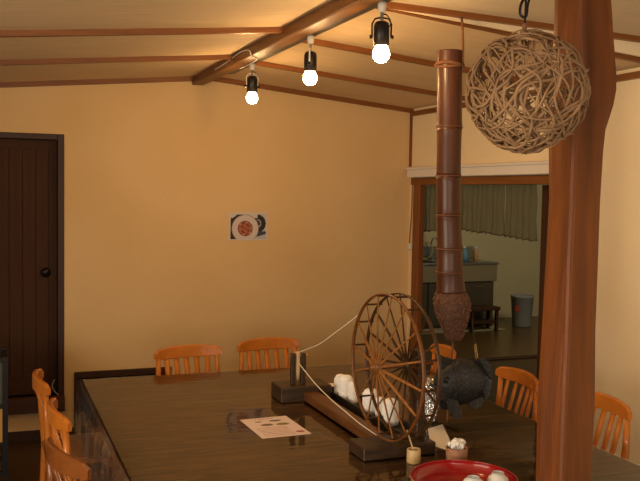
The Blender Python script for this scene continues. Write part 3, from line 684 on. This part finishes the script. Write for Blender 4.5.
# red tray and cups
o = thing('red_tray', 'round red lacquer tray with tan outer side at the table edge by the post', 'tray', (1.43, 2.378, TZ2))
link('tray_dish', lbm([(0, .004), (.150, .004), (.158, .008), (.166, .030), (.169, .0395), (.166, .0395)][::1] + [], 64), REDLAC, o, True)
link('tray_side', lbm([(0, 0), (.154, 0), (.163, .005), (.172, .038), (.1715, .041), (.168, .0405)], 64), TANLAC, o, True)
link('tray_rim', tbm([(.170*math.cos(a*PI/32), .170*math.sin(a*PI/32), .0405) for a in range(64)], .0026, 6, closed=True), REDLAC, o, True)
def cup(x, y, label, dz):
    c = thing('tea_cup', label, 'cup', (x, y, TZ2+.0042), 0, 'white tea cups on the red tray')
    link('cup_bowl', lbm([(.034, 0), (.036, .002), (.0362, .022), (.034, .042), (.029, .052), (.022, .056), (.0195, .058+dz), (.0, .058+dz)], 32), PORC, c, True)
    link('foot_ring', lbm([(.0175, .057+dz), (.0198, .057+dz), (.0192, .062+dz), (.0172, .062+dz), (.0168, .057+dz)], 24), PORCB, c, True)
cup(1.418, 2.300, 'upturned white cup on the red tray, partly below the picture edge', 0)
cup(1.510, 2.303, 'upturned white cup on the red tray on the side toward the post', .004)

# ------------------------------------------------------------------ hanging bamboo hook with carved fish
hb = thing('bamboo_pothook', 'thick smoked bamboo hanging on a rope above the table', 'pot hook', (1.83, 3.2, 0))
def B(p): return (p[0]-1.83, p[1]-3.2, p[2])
axis = [(2.248, 1.802), (2.10, 1.806), (1.936, 1.810), (1.731, 1.812), (1.566, 1.817), (1.422, 1.826), (1.324, 1.830), (1.234, 1.838)]
def ax_x(z):
    for (z0, x0), (z1, x1) in zip(axis, axis[1:]):
        if z <= z0 and z >= z1: return x0+(x1-x0)*(z0-z)/(z0-z1)
    return axis[0][1] if z > 2 else axis[-1][1]
nodes_z = [2.248, 1.936, 1.731, 1.566, 1.422, 1.324, 1.240]; radz = [.0545, .0530, .0515, .0520, .0545, .0575, .062]
for i in range(6):
    za, zb, ra, rb = nodes_z[i], nodes_z[i+1], radz[i], radz[i+1]
    bm = bmesh.new(); n = 12; pts = []; rs = []
    for j in range(n+1):
        s = j/n; z = za+(zb-za)*s; pts.append(B((ax_x(z), 3.2, z)))
        e = .0025*math.exp(-((s)/.04)**2)*(i > 0) + .0022*math.exp(-((1-s)/.05)**2); rs.append(ra+(rb-ra)*s+e - .0012*math.sin(PI*s))
    tube(bm, pts, rs, 28, cap=(i > 0), up=(1, 0, 0))
    if i == 0:
        inner = tube(bm, [B((ax_x(2.248), 3.2, 2.2475)), B((ax_x(2.1), 3.2, 2.12))], [.046, .045], 28, cap=False, up=(1, 0, 0))
        bm.verts.ensure_lookup_table()
    bmesh.ops.recalc_face_normals(bm, faces=bm.faces[:])
    link('bamboo_segment', bm, BAMBOO, hb, True)
    if i: link('node_ring', tbm([B((ax_x(za)+(ra+.0015)*math.cos(a*PI/16), 3.2+(ra+.0015)*math.sin(a*PI/16), za)) for a in range(32)], .0028, 6, closed=True), BAMRING, hb, True)
link('cut_rim', tbm([B((ax_x(2.248)+.050*math.cos(a*PI/16), 3.2+.050*math.sin(a*PI/16), 2.248)) for a in range(32)], .0045, 6, closed=True), BAMBOO, hb, True)
# root knob
bm = bmesh.new(); n = 22; pts = []; rs = []
kz = [(1.245, .060, 1.838), (1.225, .068, 1.838), (1.205, .077, 1.842), (1.175, .078, 1.846), (1.13, .067, 1.850), (1.09, .052, 1.855), (1.06, .041, 1.858), (1.035, .030, 1.859), (1.022, .016, 1.860)]
R_ = tube(bm, [B((x, 3.2, z)) for z, r, x in kz], [r for z, r, x in kz], 36, up=(1, 0, 0))
bmesh.ops.recalc_face_normals(bm, faces=bm.faces[:]); link('root_knob', bm, KNOB, hb, True)
bm = bmesh.new(); rnd = random.Random(2)
for k in range(260):
    t = rnd.random(); zz = 1.235-.2*t; a = rnd.random()*2*PI
    for (z0, r0, x0), (z1, r1, x1) in zip(kz, kz[1:]):
        if z0 >= zz >= z1:
            s = (z0-zz)/(z0-z1); r_ = r0+(r1-r0)*s; xx = x0+(x1-x0)*s
    p = B((xx+r_*math.cos(a), 3.2+r_*math.sin(a), zz)); d_ = Vector((math.cos(a), math.sin(a), -.3))
    tube(bm, [Vector(p)-d_*.002, Vector(p)+d_*.004], [.0042, .0024], 6)
o = link('root_nubs', bm, mat('root_nub', (.19, .08, .04), .6), hb); o['kind'] = 'stuff'
# ropes and hook rod
link('tie_ring', tbm([B((ax_x(2.2)+.057*math.cos(a*PI/16), 3.2+.057*math.sin(a*PI/16), 2.195+.004*math.sin(a*PI/8))) for a in range(32)], .007, 8, closed=True), ROPE, hb, True)
link('tie_ring', tbm([B((ax_x(2.2)+.056*math.cos(a*PI/16), 3.2+.056*math.sin(a*PI/16), 2.184-.004*math.sin(a*PI/8))) for a in range(32)], .006, 8, closed=True), ROPE, hb, True)
link('rope', tbm([B((1.843, 3.158, 2.17)), B((1.843, 3.160, 2.26)), B((1.843, 3.168, 2.34)), B((1.843, 3.178, zn(1.845)-.02))], .0052, 8), ROPE, hb, True)
link('hook_rod', tbm(spline([B((1.856, 3.20, 1.04)), B((1.818, 3.155, .90)), B((1.786, 3.11, .77)), B((1.774, 3.095, .7135))]), .0048, 8), WHEELW, hb, True)
link('hook_tip', tbm(spline([B((1.774, 3.095, .720)), B((1.80, 3.095, .727)), B((1.835, 3.095, .745))]), .0045, 8), WHEELW, hb, True)

# carved fish: body along X, head toward -X, tail curled up behind at +X
fish = thing('carved_fish', 'blackened carved wooden fish hanging from the bamboo pot hook', 'carved fish', (1.797, 3.03, .883))
def fbody(s):  # s 0 head .. 1 tail root : centre x,z ; half height ; half thickness
    x = -.128 + .230*s
    z = .0 + .010*math.sin(PI*s)
    h = .098*math.pow(max(0, math.sin(PI*min(1, (s*.86+.07)))), .62)
    return x, z, h, h*.58
bm = bmesh.new(); n = 26; m_ = 28; rings = []
for i in range(n+1):
    s = i/n; x, z, h, t = fbody(s)
    if i == 0: h *= .45; t *= .5
    rings.append([bm.verts.new((x, t*math.cos(2*PI*k/m_), z + h*math.sin(2*PI*k/m_))) for k in range(m_)])
for A, Bq in zip(rings, rings[1:]):
    for k in range(m_): bm.faces.new((A[k], A[(k+1) % m_], Bq[(k+1) % m_], Bq[k]))
bm.faces.new(rings[0]); bm.faces.new(rings[-1]); bmesh.ops.recalc_face_normals(bm, faces=bm.faces[:]); link('body', bm, IRONW, fish, True)
# scales
bm = bmesh.new()
for i in range(13):
    s = .36+.60*i/12; x, z, h, t = fbody(s); nn = 30
    for k in range(nn):
        a = 2*PI*(k+.5*(i % 2))/nn; y_, z_ = t*math.cos(a), z+h*math.sin(a)
        N_ = Vector((-.25, math.cos(a)/max(t, .01), math.sin(a)/max(h, .01))); N_.x = 0; N_.normalize(); T_ = Vector((0, -N_.z, N_.y))
        X_ = Vector((1, 0, 0)); c = Vector((x, y_, z_))
        w2 = PI*(t+h)/nn*.55
        v = [bm.verts.new(p) for p in (c - X_*.010 - N_*.0015 - T_*w2, c - X_*.010 - N_*.0015 + T_*w2, c + X_*.006 + N_*.0028 + T_*w2*.8, c + X_*.013 + N_*.0038, c + X_*.006 + N_*.0028 - T_*w2*.8)]
        bm.faces.new(v)
        q = bm.verts.new(c + X_*.006 - N_*.002)
        bm.faces.new((v[2], q, v[3])); bm.faces.new((v[3], q, v[4]))
o = link('scales', bm, IRONW, fish); o['kind'] = 'stuff'
# gill cover, eye, mouth, fins, tail
for sy in (-1, 1):
    x, z, h, t = fbody(.30)
    pts = [Vector((x-.004+.016*math.cos(a), sy*(t*math.cos(math.asin(max(-1, min(1, .85*math.sin(a)))))+.003), z+.85*h*math.sin(a))) for a in [(-75+150*j/12)*PI/180 for j in range(13)]]
    link('gill_cover', tbm(pts, .0055, 6), IRONW, fish, True)
    x, z, h, t = fbody(.15)
    bm = bmesh.new(); bmesh.ops.create_uvsphere(bm, u_segments=16, v_segments=8, radius=.011); bmesh.ops.translate(bm, vec=(x, sy*t*.92, z+.026), verts=bm.verts[:]); e = link('eye', bm, IRONW, fish, True)
    link('eye_ring', tbm([(x+.014*math.cos(a*PI/8), sy*(t*.93+.003), z+.026+.014*math.sin(a*PI/8)) for a in range(16)], .003, 6, closed=True), IRONW, fish, True)
link('lip', tbm([(-.132, .030, -.004), (-.142, .014, .002), (-.146, 0, .004), (-.142, -.014, .002), (-.132, -.030, -.004)], .007, 8), IRONW, fish, True)
link('lip', tbm([(-.130, .026, -.022), (-.137, .012, -.018), (-.140, 0, -.017), (-.137, -.012, -.018), (-.130, -.026, -.022)], .006, 8), IRONW, fish, True)
def fin(name, pts, y0, y1, th=.005, ribs=6):
    """pts: outline in x,z ; y0 at first point side, y1 at far side"""
    bm = bmesh.new(); N_ = len(pts)
    ysn = [y0+(y1-y0)*t for _, _, t in pts]
    f = [bm.verts.new((p[0], yy-th, p[1])) for p, yy in zip(pts, ysn)]; g = [bm.verts.new((p[0], yy+th, p[1])) for p, yy in zip(pts, ysn)]
    bm.faces.new(f); bm.faces.new(g[::-1])
    for i in range(N_): bm.faces.new((f[i], g[i], g[(i+1) % N_], f[(i+1) % N_]))
    # carved rays
    b0, b1 = Vector((pts[0][0], ysn[0], pts[0][1])), Vector((pts[-1][0], ysn[-1], pts[-1][1]))
    mid = [Vector((p[0], yy, p[1])) for p, yy in zip(pts[1:-1], ysn[1:-1])]
    for i in range(ribs):
        t = (i+.5)/ribs; a = b0.lerp(b1, t); q = t*(len(mid)-1); k = min(int(q), len(mid)-2) if len(mid) > 1 else 0
        b_ = mid[k].lerp(mid[k+1], q-k) if len(mid) > 1 else mid[0]
        for sy in (-1, 1): tube(bm, [a+Vector((0, sy*th, 0)), a.lerp(b_, .96)+Vector((0, sy*th, 0))], .0018, 5)
    bmesh.ops.recalc_face_normals(bm, faces=bm.faces[:]); return link(name, bm, IRONW, fish)
fin('dorsal_fin', [(-.100, .070, 0), (-.092, .122, .6), (-.070, .118, .9), (-.040, .104, 1), (-.012, .096, 1), (.012, .094, .4), (.030, .090, 0)], 0, -.012)
fin('tail_fin', [(.080, .050, 0), (.052, .098, .3), (.070, .108, .5), (.092, .112, .8), (.112, .098, 1), (.126, .060, 1), (.130, .015, 1), (.125, -.040, .9), (.112, -.075, .6), (.095, -.055, 0)], .0, -.035, .006, 9)
fin('pectoral_fin', [(-.085, -.050, 0), (-.082, -.105, .6), (-.070, -.128, 1), (-.045, -.136, 1), (-.026, -.132, .9), (-.022, -.100, .5), (-.040, -.060, 0)], -.035, -.055)
fin('pectoral_fin', [(-.085, -.050, 0), (-.080, -.100, .6), (-.066, -.118, 1), (-.040, -.122, 1), (-.022, -.112, .9), (-.040, -.060, 0)], .030, .050)
fin('anal_fin', [(.030, -.078, 0), (.038, -.105, .6), (.060, -.112, 1), (.085, -.100, 1), (.104, -.082, .8), (.095, -.060, 0)], -.012, -.020)
# hanging cord and chain
top = Vector((1.918, 3.155, 1.14)) - Vector(fish.location); bot = Vector((.072, -.010, .100))
mid = top.lerp(bot, .62)
link('cord', tbm([top, top.lerp(mid, .5)+Vector((-.002, 0, 0)), mid], .0028, 6), BLACKP, fish)
for k in range(6):
    c = mid.lerp(bot, (k+.4)/6.0); dv = (bot-mid).normalized(); s1 = (Vector((1, 0, 0)) if k % 2 else Vector((0, 1, 0))); s1 = (s1 - dv*dv.dot(s1)).normalized()
    link('chain_link', tbm([c + dv*.0095*math.cos(a*PI/6) + s1*.0052*math.sin(a*PI/6) for a in range(12)], .0016, 5, closed=True), METAL, fish, True)

# ------------------------------------------------------------------ poster on the back wall
def poster_fn(u, v):
    if u < .035 or u > .965 or v < .05 or v > .95: return (.80, .76, .72)
    x = (u-.42)*1.42; y = (v-.42)
    r = math.hypot(x, y)
    if r < .275:
        if r > .25: return (.45, .17, .05)
        s = math.sin(x*17+math.sin(y*13)*2)*math.sin(y*19+x*9)
        return (.66, .36, .24) if s > .1 else ((.42, .15, .06) if s > -.35 else (.74, .52, .42))
    if r < .50: return (.80, .74, .72) if r < .475 else (.60, .52, .48)
    if x < 0 and (v < .55 or (r < .58 and v < .93)): return (.09, .035, .03)
    if u > .74 and v > .32:
        q = math.hypot((u-.72)*1.42, v-.60)
        if .12 < q < .17: return (.62, .60, .58)
        return (.09, .07, .08) if q < .33 else (.75, .72, .68)
    if v < .32 and u > .55: return (.20, .22, .30) if v > .05 + (u-.55)*.42 else (.70, .70, .72)
    return (.80, .75, .70) if v > .8 else (.22, .22, .28)
o = painted('poster', 72, 50, .283, .197, poster_fn, vcol_mat('printed_poster', .35)); tag(o, 'small printed poster of a bowl of food pinned to the ochre wall', 'poster')
o.location = (1.713, YB-.003, 1.407); o.rotation_euler = (PI/2, 0, 0)

# ------------------------------------------------------------------ glass fronted lantern stand at the picture's left edge
ln = thing('lantern_stand', 'black framed stand with glowing amber panels beside the dark door', 'lantern', (-.12, 5.05, 0))
for sx in (-.21, .20):
    for sy in (-.15, .13): link('post', bbox((sx-.014, sy-.014, 0), (sx+.014, sy+.014, .74)), BLACK, ln)
for z in (.10, .26, .47, .72):
    bm = bmesh.new()
    for lo, hi in (((-.21, -.16, z-.012), (.20, -.14, z+.012)), ((-.21, .12, z-.012), (.20, .14, z+.012)), ((-.22, -.15, z-.012), (-.20, .13, z+.012)), ((.19, -.15, z-.012), (.21, .13, z+.012))): box(bm, lo, hi)
    link('crossbar', bm, BLACK, ln)
link('amber_panel', bbox((-.195, -.148, .272), (.185, -.142, .458)), AMBER, ln); link('dark_panel', bbox((-.195, -.148, .482), (.185, -.142, .708)), OLIVE, ln)
# thin strap hanging against the door frame
tag(link('cord', tbm(spline([(.40, YB-.016, .40), (.385, YB-.02, .36), (.40, YB-.02, .32), (.425, YB-.02, .29), (.45, YB-.035, .215), (.475, YB-.04, .19)]), .005, 6), BIN, smooth=True), 'thin grey cord dangling beside the dark door frame', 'cord')
fish.scale = (.95, .95, .95)
# sharper, streakier grain on the tabletop planks
for m in TW:
    for nd in m.node_tree.nodes:
        if nd.type == 'TEX_NOISE': nd.inputs['Roughness'].default_value = .72; nd.inputs['Detail'].default_value = 9; nd.inputs['Distortion'].default_value = .6
        if nd.type == 'VALTORGB': nd.color_ramp.elements[0].position = .38; nd.color_ramp.elements[1].position = .64
